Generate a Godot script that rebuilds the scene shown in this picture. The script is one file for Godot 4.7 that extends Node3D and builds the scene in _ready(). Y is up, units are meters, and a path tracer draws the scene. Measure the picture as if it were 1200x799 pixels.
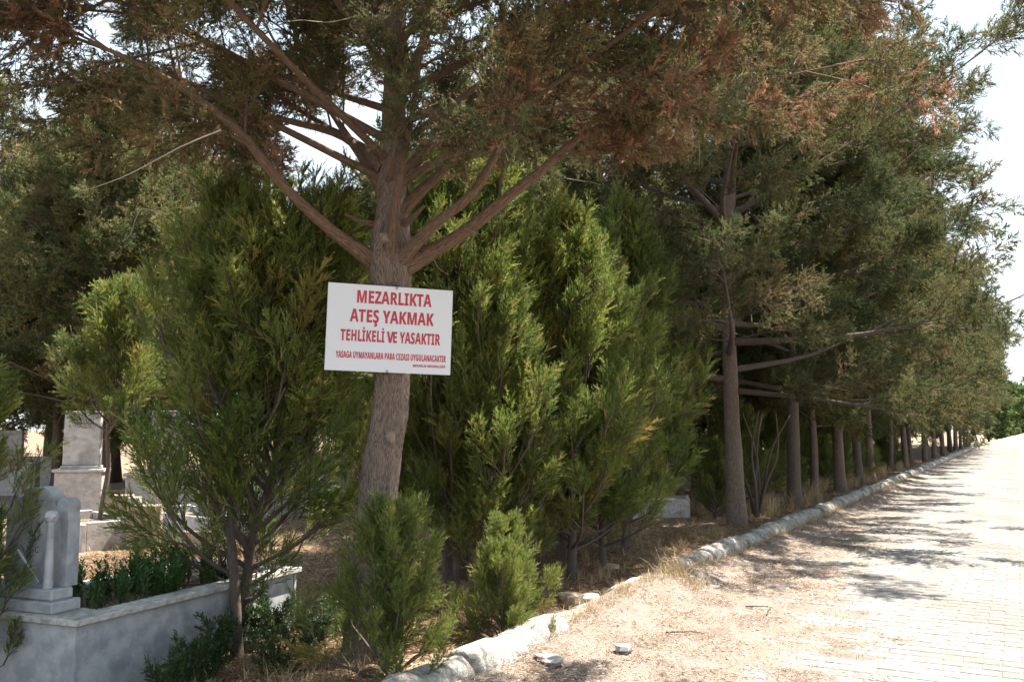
extends Node3D

const SUN_FROM := Vector3(0.19, 0.87, -0.45)   # a high midday sun ahead of the camera and a little to the right
const ROW_X := -3.95
const V_AT := Vector2(0.003, 0.046)

var rng := RandomNumberGenerator.new()
var M := {}
var used := {}

# ------------------------------------------------------------------ names, tags
func numbered(called: String) -> String:
	if not used.has(called):
		used[called] = 0
		return called
	used[called] += 1
	return "%s_%03d" % [called, used[called]]

func tag(o: Node, label: String, category: String, group := "", kind := "") -> Node:
	o.set_meta("label", label)
	if category != "": o.set_meta("category", category)
	if group != "": o.set_meta("group", group)
	if kind != "": o.set_meta("kind", kind)
	return o

func thing(called: String, label: String, category: String, at: Vector3, turn := 0.0, group := "") -> Node3D:
	var o := Node3D.new()
	o.name = numbered(called)
	add_child(o)
	o.position = at
	o.rotation.y = turn
	tag(o, label, category, group)
	return o

func part(called: String, mesh: Mesh, m: Material, parent: Node, at := Vector3.ZERO) -> MeshInstance3D:
	var o := MeshInstance3D.new()
	o.name = called if parent != self else numbered(called)
	o.mesh = mesh
	o.material_override = m
	o.position = at
	parent.add_child(o, true)
	return o

func structure(called: String, mesh: Mesh, m: Material) -> MeshInstance3D:
	var o := part(called, mesh, m, self)
	o.set_meta("kind", "structure")
	return o

func scatter(called: String, mesh: Mesh, m: Material, where: Array, tints: PackedColorArray, parent: Node) -> MultiMeshInstance3D:
	var mm := MultiMesh.new()
	mm.transform_format = MultiMesh.TRANSFORM_3D
	mm.use_colors = true
	mm.mesh = mesh
	mm.instance_count = where.size()
	for i in where.size():
		mm.set_instance_transform(i, where[i])
		mm.set_instance_color(i, tints[i])
	var o := MultiMeshInstance3D.new()
	o.name = called if parent != self else numbered(called)
	o.multimesh = mm
	o.material_override = m
	parent.add_child(o, true)
	o.set_meta("kind", "stuff")
	return o

func copy_of(root: Node3D, at: Vector3, turn: float, size: float, label: String, group := "") -> Node3D:
	var r: Node3D = root.duplicate()
	r.name = numbered(root.get_meta("plain"))
	add_child(r)
	r.position = at
	r.rotation.y = turn
	r.scale = Vector3.ONE * size
	r.set_meta("label", label)
	if group != "": r.set_meta("group", group)
	elif r.has_meta("group"): r.remove_meta("group")
	return r

# ------------------------------------------------------------------ meshes
# flat-shaded triangles, three vertices each
func flat_mesh(v: PackedVector3Array, c := PackedColorArray()) -> ArrayMesh:
	var n := PackedVector3Array()
	n.resize(v.size())
	for i in range(0, v.size(), 3):
		var f := (v[i + 2] - v[i]).cross(v[i + 1] - v[i]).normalized()
		n[i] = f
		n[i + 1] = f
		n[i + 2] = f
	var a := []
	a.resize(Mesh.ARRAY_MAX)
	a[Mesh.ARRAY_VERTEX] = v
	a[Mesh.ARRAY_NORMAL] = n
	if c.size() == v.size(): a[Mesh.ARRAY_COLOR] = c
	var m := ArrayMesh.new()
	m.add_surface_from_arrays(Mesh.PRIMITIVE_TRIANGLES, a)
	return m

func tri(v: PackedVector3Array, a: Vector3, b: Vector3, c: Vector3, out: Vector3) -> void:
	if (c - a).cross(b - a).dot(out) < 0.0:
		v.append_array([a, c, b])
	else:
		v.append_array([a, b, c])

func quad(v: PackedVector3Array, a: Vector3, b: Vector3, c: Vector3, d: Vector3, out: Vector3) -> void:
	tri(v, a, b, c, out)
	tri(v, a, c, d, out)

# a box with chamfered edges; taper narrows its top
func chamfer_box(v: PackedVector3Array, size: Vector3, at: Vector3, e := 0.006, turn := 0.0, taper := 1.0) -> void:
	var h := size * 0.5
	var pts := {}
	var b := Basis(Vector3.UP, turn)
	for sx in [-1, 1]:
		for sy in [-1, 1]:
			for sz in [-1, 1]:
				for ax in 3:
					var p := Vector3(sx * (h.x - e), sy * (h.y - e), sz * (h.z - e))
					p[ax] += [sx, sy, sz][ax] * e
					if sy > 0:
						p.x *= taper
						p.z *= taper
					pts[[sx, sy, sz, ax]] = at + b * p
	for ax in 3:
		var u := (ax + 1) % 3
		var w := (ax + 2) % 3
		for s in [-1, 1]:
			var o := Vector3.ZERO
			o[ax] = s
			var q := []
			for k in [[-1, -1], [1, -1], [1, 1], [-1, 1]]:
				var key := [0, 0, 0, ax]
				key[ax] = s
				key[u] = k[0]
				key[w] = k[1]
				q.append(pts[key])
			quad(v, q[0], q[1], q[2], q[3], b * o)
	for ax in 3:   # edges along ax
		var u := (ax + 1) % 3
		var w := (ax + 2) % 3
		for su in [-1, 1]:
			for sw in [-1, 1]:
				var q := []
				for k in [[-1, u], [-1, w], [1, w], [1, u]]:
					var key := [0, 0, 0, k[1]]
					key[ax] = k[0]
					key[u] = su
					key[w] = sw
					q.append(pts[key])
				var o := Vector3.ZERO
				o[u] = su
				o[w] = sw
				quad(v, q[0], q[1], q[2], q[3], b * o)
	for sx in [-1, 1]:
		for sy in [-1, 1]:
			for sz in [-1, 1]:
				tri(v, pts[[sx, sy, sz, 0]], pts[[sx, sy, sz, 1]], pts[[sx, sy, sz, 2]], b * Vector3(sx, sy, sz))

func box_mesh(size: Vector3, at := Vector3.ZERO, e := 0.006, turn := 0.0, taper := 1.0) -> ArrayMesh:
	var v := PackedVector3Array()
	chamfer_box(v, size, at, e, turn, taper)
	return flat_mesh(v)

# a smooth tapered tube along a path; rough: depth of lengthwise flutes as a share of the radius
func tube(st: SurfaceTool, path: Array, radii: Array, sides := 6, rough := 0.0, noise_seed := 0) -> void:
	var rings := []
	var nz := FastNoiseLite.new()
	nz.seed = noise_seed
	nz.frequency = 1.0
	var side := Vector3.RIGHT
	var d0: Vector3 = (path[1] - path[0]).normalized()
	if absf(d0.dot(side)) > 0.9: side = Vector3.BACK
	var along := 0.0
	var lengths := []
	for i in path.size():
		var d: Vector3 = (path[mini(i + 1, path.size() - 1)] - path[maxi(i - 1, 0)]).normalized()
		side = (side - d * side.dot(d)).normalized()
		var up := d.cross(side)
		if i > 0: along += path[i].distance_to(path[i - 1])
		lengths.append(along)
		var ring := []
		for k in sides:
			var a := TAU * k / sides
			var r: float = radii[i]
			if rough > 0.0:
				r *= 1.0 + rough * (nz.get_noise_3d(cos(a) * 3.2, along * 0.7, sin(a) * 3.2) * 1.6 + nz.get_noise_3d(cos(a) * 1.1 + 7.0, along * 2.0, sin(a) * 1.1))
			ring.append(path[i] + (side * cos(a) + up * sin(a)) * r)
		rings.append(ring)
	st.set_smooth_group(0)
	for i in path.size() - 1:
		for k in sides:
			var j := (k + 1) % sides
			var u0 := float(k) / sides
			var u1 := float(k + 1) / sides
			var q := [[rings[i][k], Vector2(u0, lengths[i])], [rings[i][j], Vector2(u1, lengths[i])], [rings[i + 1][j], Vector2(u1, lengths[i + 1])], [rings[i + 1][k], Vector2(u0, lengths[i + 1])]]
			for n in [0, 1, 2, 0, 2, 3]:
				st.set_uv(q[n][1])
				st.add_vertex(q[n][0])

func tube_mesh(path: Array, radii: Array, sides := 6, rough := 0.0, noise_seed := 0) -> ArrayMesh:
	var st := SurfaceTool.new()
	st.begin(Mesh.PRIMITIVE_TRIANGLES)
	tube(st, path, radii, sides, rough, noise_seed)
	st.generate_normals()
	return st.commit()

func smooth_path(points: Array, steps: int) -> Array:
	var c := Curve3D.new()
	for i in points.size():
		var t: Vector3 = (points[mini(i + 1, points.size() - 1)] - points[maxi(i - 1, 0)]) / 6.0
		c.add_point(points[i], -t, t)
	var out := []
	for i in steps + 1:
		out.append(c.sample_baked(c.get_baked_length() * i / steps))
	return out

func taper_radii(r0: float, r1: float, n: int, power := 1.0) -> Array:
	var out := []
	for i in n: out.append(lerpf(r0, r1, pow(float(i) / (n - 1), power)))
	return out

func lump(size: Vector3, s: int, at := Vector3.ZERO) -> ArrayMesh:   # a broken stone
	var r := RandomNumberGenerator.new()
	r.seed = s
	var sp := SphereMesh.new()
	sp.radial_segments = 9
	sp.rings = 5
	sp.radius = 0.5
	sp.height = 1.0
	var a := sp.get_mesh_arrays()
	var nz := FastNoiseLite.new()
	nz.seed = s
	nz.frequency = 1.3
	var vs: PackedVector3Array = a[Mesh.ARRAY_VERTEX]
	var ix: PackedInt32Array = a[Mesh.ARRAY_INDEX]
	var v := PackedVector3Array()
	for i in ix:
		var p := vs[i]
		p *= 1.0 + 0.7 * nz.get_noise_3dv(p * 1.7)
		p.y = clampf(p.y, -0.42, 0.36)
		v.append(at + p * size)
	return flat_mesh(v)

# ------------------------------------------------------------------ materials
func ramp(colors: Array, offsets: Array) -> Gradient:
	var g := Gradient.new()
	var c := PackedColorArray()
	for x in colors: c.append(x.linear_to_srgb())
	g.offsets = PackedFloat32Array(offsets)
	g.colors = c
	return g

func noise_tex(freq: float, s: int, g: Gradient, size := 512, normal := 0.0, octaves := 5, kind := FastNoiseLite.TYPE_SIMPLEX_SMOOTH) -> NoiseTexture2D:
	var n := FastNoiseLite.new()
	n.seed = s
	n.frequency = freq
	n.noise_type = kind
	n.fractal_octaves = octaves
	n.fractal_gain = 0.6
	var t := NoiseTexture2D.new()
	t.width = size
	t.height = size
	t.seamless = true
	t.noise = n
	if normal > 0.0:
		t.as_normal_map = true
		t.bump_strength = normal
	elif g: t.color_ramp = g
	return t

func mat(c: Color, rough := 0.85) -> StandardMaterial3D:
	var m := StandardMaterial3D.new()
	m.albedo_color = c.linear_to_srgb()
	m.roughness = rough
	m.cull_mode = BaseMaterial3D.CULL_DISABLED
	return m

func rock_mat(tex: Texture2D, scale: float, coarse: Texture2D, coarse_scale: float, normal: Texture2D, normal_scale := 1.0, rough := 0.9) -> StandardMaterial3D:
	var m := mat(Color.WHITE, rough)
	m.albedo_texture = tex
	m.uv1_triplanar = true
	m.uv1_world_triplanar = true
	m.uv1_scale = Vector3.ONE * scale
	if coarse:
		m.detail_enabled = true
		m.detail_albedo = coarse
		m.detail_blend_mode = BaseMaterial3D.BLEND_MODE_MUL
		m.detail_uv_layer = BaseMaterial3D.DETAIL_UV_2
		m.uv2_triplanar = true
		m.uv2_world_triplanar = true
		m.uv2_scale = Vector3.ONE * coarse_scale
	if normal:
		m.normal_enabled = true
		m.normal_texture = normal
		m.normal_scale = normal_scale
	return m

func bark_images(s: int, cols: Array) -> Array:
	var n1 := FastNoiseLite.new()
	n1.seed = s
	n1.frequency = 1.0
	n1.fractal_octaves = 4
	var n2 := FastNoiseLite.new()
	n2.seed = s + 1
	n2.frequency = 1.0
	n2.fractal_octaves = 3
	var w := 256
	var hh := 512
	var im := Image.create(w, hh, false, Image.FORMAT_RGB8)
	var bump := Image.create(w, hh, false, Image.FORMAT_RGB8)
	for y in hh:
		var v := TAU * y / hh
		for x in w:
			var u := TAU * x / w
			var warp := n2.get_noise_3d(cos(u) * 1.2, sin(u) * 1.2 + cos(v) * 1.0, sin(v) * 1.0) * 1.1
			var f := n1.get_noise_3d(cos(u + warp * 0.15) * 7.0, sin(u + warp * 0.15) * 7.0 + cos(v) * 2.0, sin(v) * 2.0)
			var ridge := 1.0 - absf(f) * 2.2
			var fine := n1.get_noise_3d(cos(u) * 22.0 + 40.0, sin(u) * 22.0 + cos(v) * 7.0, sin(v) * 7.0)
			var k := clampf(0.5 + f * 1.1 + fine * 0.55, 0.0, 1.0)
			var c: Color = cols[0].lerp(cols[1], k)
			c = c.lerp(cols[2], clampf(warp * 0.9, 0.0, 0.8))
			im.set_pixel(x, y, c.linear_to_srgb())
			var b := clampf(0.45 + 0.3 * ridge + fine * 0.35 + f * 0.2, 0.0, 1.0)
			bump.set_pixel(x, y, Color(b, b, b))
	bump.bump_map_to_normal_map(11.0)
	return [ImageTexture.create_from_image(im), ImageTexture.create_from_image(bump)]

func bark_mat(s: int, cols: Array, u := 3.0, v := 1.4) -> StandardMaterial3D:
	var im := bark_images(s, cols)
	var m := mat(Color.WHITE, 0.95)
	m.albedo_texture = im[0]
	m.normal_enabled = true
	m.normal_texture = im[1]
	m.normal_scale = 1.2
	m.uv1_scale = Vector3(u, v, 1)
	return m

func make_materials() -> void:
	var white := Color(1, 1, 1)
	var blot := noise_tex(0.006, 11, ramp([Color(0.68, 0.66, 0.64), white, Color(0.86, 0.84, 0.8)], [0.28, 0.52, 0.8]), 512, 0.0, 5)
	var grain := noise_tex(0.05, 12, null, 512, 3.0, 5)
	var fine := noise_tex(0.09, 13, null, 512, 5.0, 4)
	M.blot = blot
	var mild := noise_tex(0.008, 19, ramp([Color(0.84, 0.83, 0.81), white, Color(0.93, 0.92, 0.9)], [0.28, 0.52, 0.8]), 512, 0.0, 6)
	# soil under the trees: brown litter with tan patches
	M.ground = rock_mat(noise_tex(0.035, 21, ramp([Color(0.085, 0.055, 0.036), Color(0.2, 0.135, 0.085), Color(0.33, 0.245, 0.165), Color(0.45, 0.36, 0.26)], [0.2, 0.45, 0.62, 0.85]), 1024, 0.0, 6), 0.6, blot, 0.11, fine, 1.6)
	M.dirt = rock_mat(noise_tex(0.045, 23, ramp([Color(0.148, 0.107, 0.085), Color(0.2, 0.158, 0.131), Color(0.236, 0.197, 0.167), Color(0.275, 0.24, 0.21)], [0.22, 0.42, 0.6, 0.85]), 1024, 0.0, 6), 0.9, blot, 0.33, fine, 1.5)
	M.sand = rock_mat(noise_tex(0.05, 25, ramp([Color(0.18, 0.155, 0.13), Color(0.24, 0.21, 0.18)], [0.3, 0.7]), 512), 1.2, null, 1.0, fine, 1.0)
	M.paver = []
	for k in 4:
		var m := rock_mat(noise_tex(0.04, 31 + k, ramp([Color(0.165, 0.152, 0.142) * [1.0, 0.95, 1.04, 1.0][k], Color(0.218, 0.202, 0.19) * [1.0, 0.95, 1.05, 1.0][k], Color(0.25, 0.233, 0.22)], [0.2, 0.5, 0.85]), 512), 1.1, blot, 0.21, grain, 0.5, 0.85)
		m.vertex_color_use_as_albedo = true
		M.paver.append(m)
	M.kerb = rock_mat(noise_tex(0.022, 41, ramp([Color(0.18, 0.16, 0.14), Color(0.31, 0.285, 0.255), Color(0.42, 0.4, 0.37), Color(0.58, 0.565, 0.54)], [0.25, 0.45, 0.62, 0.85]), 512, 0.0, 6), 1.1, blot, 0.7, fine, 1.3)
	M.marble = rock_mat(noise_tex(0.01, 43, ramp([Color(0.3, 0.31, 0.33), Color(0.4, 0.41, 0.43), Color(0.46, 0.465, 0.475)], [0.3, 0.55, 0.8]), 512, 0.0, 6), 0.9, mild, 0.9, grain, 0.15, 0.6)
	M.coping = rock_mat(noise_tex(0.02, 44, ramp([Color(0.36, 0.34, 0.32), Color(0.5, 0.48, 0.455), Color(0.58, 0.56, 0.53)], [0.25, 0.5, 0.8]), 512, 0.0, 6), 1.2, blot, 0.8, grain, 0.4, 0.75)
	M.white_marble = rock_mat(noise_tex(0.015, 45, ramp([Color(0.32, 0.3, 0.29), Color(0.43, 0.405, 0.395), Color(0.48, 0.46, 0.445)], [0.25, 0.5, 0.8]), 512, 0.0, 6), 0.8, blot, 0.5, grain, 0.2, 0.7)
	M.tan_stone = rock_mat(noise_tex(0.03, 46, ramp([Color(0.24, 0.17, 0.11), Color(0.4, 0.31, 0.22), Color(0.46, 0.39, 0.3)], [0.2, 0.5, 0.8]), 512, 0.0, 6), 1.2, blot, 0.9, fine, 1.0)
	M.dark_stone = mat(Color(0.025, 0.027, 0.03), 0.35)
	M.engraved = mat(Color(0.07, 0.065, 0.065), 0.8)
	M.bark_red = bark_mat(51, [Color(0.085, 0.058, 0.045), Color(0.3, 0.235, 0.19), Color(0.2, 0.13, 0.095)], 3.0, 1.5)
	M.bark_grey = bark_mat(53, [Color(0.055, 0.04, 0.032), Color(0.2, 0.155, 0.125), Color(0.13, 0.085, 0.06)], 3.0, 1.2)
	M.limb = bark_mat(55, [Color(0.085, 0.05, 0.032), Color(0.25, 0.165, 0.11), Color(0.17, 0.095, 0.06)], 1.0, 1.2)
	M.bare = mat(Color(0.3, 0.26, 0.22), 0.9)
	M.leaf = mat(Color.WHITE, 0.45)
	M.leaf.vertex_color_use_as_albedo = true
	M.leaf.backlight_enabled = true
	M.leaf.backlight = Color(0.9, 0.9, 0.9).linear_to_srgb()
	M.needle = M.leaf.duplicate()
	M.needle.backlight = Color(0.75, 0.75, 0.75).linear_to_srgb()
	M.needle.roughness = 0.7
	M.needle.metallic_specular = 0.35
	M.straw = mat(Color.WHITE, 0.8)
	M.straw.vertex_color_use_as_albedo = true
	M.straw.backlight_enabled = true
	M.straw.backlight = Color(0.3, 0.3, 0.3).linear_to_srgb()
	M.litter = mat(Color.WHITE, 0.9)
	M.litter.vertex_color_use_as_albedo = true
	M.panel = mat(Color(0.63, 0.64, 0.67), 0.45)
	M.red = mat(Color(0.42, 0.02, 0.035), 0.5)
	M.iron = mat(Color(0.05, 0.035, 0.03), 0.6)
	M.iron.metallic = 0.6
	M.pile = rock_mat(noise_tex(0.02, 61, ramp([Color(0.42, 0.31, 0.2), Color(0.55, 0.45, 0.34), Color(0.6, 0.52, 0.42)], [0.25, 0.55, 0.8]), 512, 0.0, 6), 0.25, blot, 0.12, fine, 1.0)

# ------------------------------------------------------------------ foliage
func any_side(d: Vector3) -> Vector3:
	var r := Vector3(rng.randf_range(-1, 1), rng.randf_range(-1, 1), rng.randf_range(-1, 1))
	return (r - d * r.dot(d)).normalized()

func spike(v: PackedVector3Array, c: PackedColorArray, p: Vector3, d: Vector3, l: float, w: float, col: Color) -> void:
	var s := any_side(d) * w
	v.append_array([p - s, p + s, p + d * l])
	c.append_array([col, col, col])

# a leafy branch end growing along +y. o: length, sides, side_angle, side_len, sprays, spray_len, leaves, leaf_len, leaf_w, leaf_angle, flat, cols, twig
func clump(o: Dictionary) -> ArrayMesh:
	var v := PackedVector3Array()
	var c := PackedColorArray()
	var bend := Vector3(rng.randf_range(-0.2, 0.2), 0, rng.randf_range(-0.2, 0.2))
	var L: float = o.length
	var axis := func(t: float) -> Vector3: return Vector3(0, t * L, 0) + bend * t * t * L
	for k in 4:
		spike(v, c, axis.call(k * 0.24), (axis.call(k * 0.24 + 0.3) - axis.call(k * 0.24)).normalized(), L * 0.34, 0.006 - k * 0.001, o.twig)
	for i in o.sides:
		var t: float = 0.06 + 0.94 * (i + rng.randf() * 0.8) / o.sides
		var p: Vector3 = axis.call(t)
		var d0 := (Vector3.UP + bend * 2.0 * t).normalized()
		var az: float = i * 2.4 + rng.randf() * 0.6
		var out := Vector3(cos(az), 0, sin(az))
		out.z *= 1.0 - o.flat
		out = out.normalized()
		var an: float = deg_to_rad(o.side_angle * rng.randf_range(0.65, 1.25))
		var d := (d0 * cos(an) + out * sin(an)).normalized()
		var sl: float = L * o.side_len * (1.0 - 0.6 * t) * rng.randf_range(0.7, 1.2)
		spike(v, c, p, d, sl, 0.0035, o.twig)
		var base: Color = o.cols[rng.randi() % o.cols.size()]
		base = base * rng.randf_range(0.75, 1.25)
		for j in o.sprays:
			var t2: float = 0.2 + 0.8 * (j + rng.randf()) / o.sprays
			var q := p + d * sl * t2 + Vector3(0, -0.01, 0) * t2
			var sd := any_side(d)
			sd.z *= 1.0 - o.flat
			var sa: float = deg_to_rad(o.spray_angle * rng.randf_range(0.5, 1.3))
			var e := (d * cos(sa) + sd.normalized() * sin(sa) + Vector3(0, o.up, 0)).normalized()
			var el: float = o.spray_len * rng.randf_range(0.6, 1.2)
			var col := base * rng.randf_range(0.8, 1.2)
			spike(v, c, q, e, el, o.leaf_w * 0.8, col)
			for k in o.leaves:
				var t3: float = 0.08 + 0.92 * float(k) / o.leaves
				var la: float = deg_to_rad(o.leaf_angle * rng.randf_range(0.7, 1.3))
				var f := (e * cos(la) + any_side(e) * sin(la)).normalized()
				spike(v, c, q + e * el * t3, f, o.leaf_len * rng.randf_range(0.6, 1.2) * (1.0 - 0.4 * t3), o.leaf_w, col * rng.randf_range(0.85, 1.15))
	for i in c.size(): c[i].a = 1.0
	return flat_mesh(v, c)

func clumps(o: Dictionary, n := 3) -> Array:
	var out := []
	for k in n: out.append(clump(o))
	return out

# grows branches and foliage on root (local coordinates). Returns nothing; adds parts: branches (joined) and foliage (one part per clump shape)
func grow_crown(root: Node3D, o: Dictionary, given_limbs := []) -> void:
	var st := SurfaceTool.new()
	st.begin(Mesh.PRIMITIVE_TRIANGLES)
	var where := [[], [], []]
	var tints := [PackedColorArray(), PackedColorArray(), PackedColorArray()]
	var trunk: Array = o.trunk   # path
	var limbs := []
	for g in given_limbs: limbs.append(g)
	for i in o.n:
		var t: float = (i + rng.randf()) / o.n
		t = pow(t, o.get("crowd", 0.9))
		var hh: float = lerpf(o.base, o.h, t)
		var p := on_trunk(trunk, hh)
		var az: float = i * 2.39996 + rng.randf() * 0.7
		var prof: float = pow(1.0 - t, o.prof) * 0.9 + 0.1
		var low: float = o.get("low_in", 0.0)
		prof *= 1.0 - low * pow(1.0 - t, 6.0)
		var l: float = o.R * prof * rng.randf_range(o.get("ragged", 0.68), 1.2)
		var e := deg_to_rad(lerpf(o.e0, o.e1, pow(t, o.get("rise", 1.0))) + rng.randf_range(-9, 9))
		var d := Vector3(cos(az) * cos(e), sin(e), sin(az) * cos(e))
		var mid := p + d * l * 0.5
		var tip := p + d * l + Vector3(0, o.curve * l, 0) + any_side(d) * l * 0.08
		limbs.append([p, mid, tip, 0.018 + 0.012 * l * o.get("thick", 1.0)])
	for lb in limbs:
		var pts: Array = lb.slice(0, lb.size() - 1)
		var path := smooth_path(pts, 6)
		if not (given_limbs.size() and given_limbs.has(lb)):
			tube(st, path, taper_radii(lb[-1], 0.006, 7), 5)
		var len := 0.0
		for k in 6: len += path[k].distance_to(path[k + 1])
		var n := int(ceil(len * o.dens))
		var subs := int(ceil(len * o.get("subs", 2.6)))
		var per := int(ceil(float(n) / subs))
		for m in subs:
			var t: float = lerpf(o.fol0, 1.0, (m + rng.randf()) / subs)
			var f: float = t * 5.999
			var p: Vector3 = path[int(f)].lerp(path[int(f) + 1], f - int(f))
			var d: Vector3 = (path[int(f) + 1] - path[int(f)]).normalized()
			var off := any_side(d)
			off.y *= o.get("squash", 0.7)
			var last := m == subs - 1
			var sd: Vector3 = (d * (1.0 if last else 0.62) + off * (0.15 if last else 0.9) + Vector3(0, o.up, 0)).normalized()
			var sl: float = o.spread * len * (0.45 + 0.65 * sin(PI * clampf(t, 0.0, 0.9))) * rng.randf_range(0.55, 1.2) + 0.12
			tube(st, [p, p + sd * sl * 0.5 + Vector3(0, 0.03, 0), p + sd * sl], [0.011, 0.008, 0.004], 4)
			var dead: bool = rng.randf() < o.brown
			var base_tint: Color = o.tints[rng.randi() % o.tints.size()]
			for k in per:
				var u: float = lerpf(0.15, 1.0, (k + rng.randf()) / per)
				var q := p + sd * sl * u + any_side(sd) * 0.07 * rng.randf()
				if q.y < o.get("min_y", -9.0): continue
				var aim: Vector3 = (sd + any_side(sd) * o.get("wild", 0.55) * rng.randf_range(0.3, 1.3) + Vector3(0, o.up * 0.6, 0)).normalized()
				var b: Basis = basis_along(aim, rng.randf() * TAU) * (o.cs * rng.randf_range(0.7, 1.2))
				var pick := rng.randi() % 3
				where[pick].append(Transform3D(b, q))
				var tint := base_tint * rng.randf_range(0.85, 1.15)
				if dead and rng.randf() < 0.85: tint = Color(1.5, 1.1, 1.2) * rng.randf_range(0.75, 1.2)
				tint.a = 1.0
				tints[pick].append(tint)
	st.generate_normals()
	part("branches", st.commit(), o.branch_mat, root).set_meta("kind", "stuff")
	for k in 3:
		if where[k].size(): scatter("foliage", o.clumps[k], o.get("leaf", M.needle), where[k], tints[k], root)

func basis_along(d: Vector3, roll: float) -> Basis:
	var s := d.cross(Vector3(0.31, 0.2, 0.93)).normalized()
	return Basis(s, d, s.cross(d)).orthonormalized() * Basis(Vector3.UP, roll)

func on_trunk(path: Array, y: float) -> Vector3:
	for i in path.size() - 1:
		if path[i + 1].y >= y:
			return path[i].lerp(path[i + 1], clampf((y - path[i].y) / maxf(path[i + 1].y - path[i].y, 0.001), 0.0, 1.0))
	return path[-1]

func trunk_path(h: float, wobble: float, lean := Vector3.ZERO) -> Array:
	var pts := []
	var n := 7
	for i in n:
		var t := float(i) / (n - 1)
		pts.append(Vector3(rng.randf_range(-1, 1) * wobble * sin(PI * t), h * t, rng.randf_range(-1, 1) * wobble * sin(PI * t)) + lean * t)
	return smooth_path(pts, 18)

func trunk_radii(r: float, n: int) -> Array:
	var out := []
	for i in n:
		var t := float(i) / (n - 1)
		out.append(r * (1.0 - 0.88 * t) * (1.0 + 0.32 * exp(-t * 30.0)))
	return out

func tree(called: String, label: String, category: String, at: Vector3, o: Dictionary, group := "") -> Node3D:
	var root := thing(called, label, category, at, 0.0, group)
	root.set_meta("plain", called)
	var path := trunk_path(o.h * 0.97, o.get("wobble", 0.08), o.get("lean", Vector3.ZERO))
	path[0].y -= 0.12
	o.trunk = path
	part("trunk", tube_mesh(path, trunk_radii(o.r, path.size()), o.get("sides_n", 14), 0.16, rng.randi() % 999), o.bark, root)
	grow_crown(root, o)
	return root

# ------------------------------------------------------------------ setting
var bumps := FastNoiseLite.new()

func ground_height(x: float, z: float) -> float:
	var y := bumps.get_noise_2d(x * 1.0, z * 1.0) * 0.09 + bumps.get_noise_2d(x * 5.0, z * 5.0) * 0.025
	var lip := -3.32 + 0.14 * (1.0 - smoothstep(4.8, 7.5, -z))
	if x > lip:
		y = lerpf(y, -0.12, clampf((x - lip) / 0.1, 0.0, 1.0))
	if x > 3.2: y = lerpf(-0.12, 0.0, clampf((x - 3.2) * 4.0, 0.0, 1.0))
	return y + (0.06 * exp(-pow((x + 3.7) / 0.5, 2.0)) if x < -3.15 else 0.0)

func grid_mesh(xs: Array, zs: Array, f: Callable, smooth := true) -> ArrayMesh:
	var st := SurfaceTool.new()
	st.begin(Mesh.PRIMITIVE_TRIANGLES)
	st.set_smooth_group(0 if smooth else -1)
	for z in zs:
		for x in xs:
			st.set_uv(Vector2(x, z))
			st.add_vertex(Vector3(x, (f as Callable).call(x, z), z))
	var w := xs.size()
	for j in zs.size() - 1:
		for i in w - 1:
			var a := j * w + i
			for k in [a, a + 1, a + w + 1, a, a + w + 1, a + w]: st.add_index(k)
	st.generate_normals()
	return st.commit()

func span(a: float, b: float, step: float) -> Array:
	var out := []
	var n := int(round((b - a) / step))
	for i in n: out.append(a + (b - a) * i / n)
	return out

func dirt_height(x: float, z: float) -> float:
	var near := exp(-pow((z + 8.1) / 1.5, 2.0))
	var edge := -1.75 + bumps.get_noise_2d(z * 6.0, 3.0) * 0.75 - clampf((-z - 8.0) * 0.09, -0.6, 1.05)
	var y := 0.002 + (edge - x) * 0.022 + bumps.get_noise_2d(x * 9.0, z * 9.0) * 0.022 + bumps.get_noise_2d(x * 40.0, z * 40.0) * 0.012 + bumps.get_noise_2d(x * 110.0, z * 110.0) * 0.006
	y = minf(y, 0.07 + bumps.get_noise_2d(x * 12.0, z * 12.0) * 0.03)
	y += 0.13 * near * exp(-pow((x + 3.15) / 0.35, 2.0)) + 0.05 * exp(-pow((x + 3.0) / 0.2, 2.0))
	if x > edge + 1.2: y = -0.03
	return y

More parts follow.
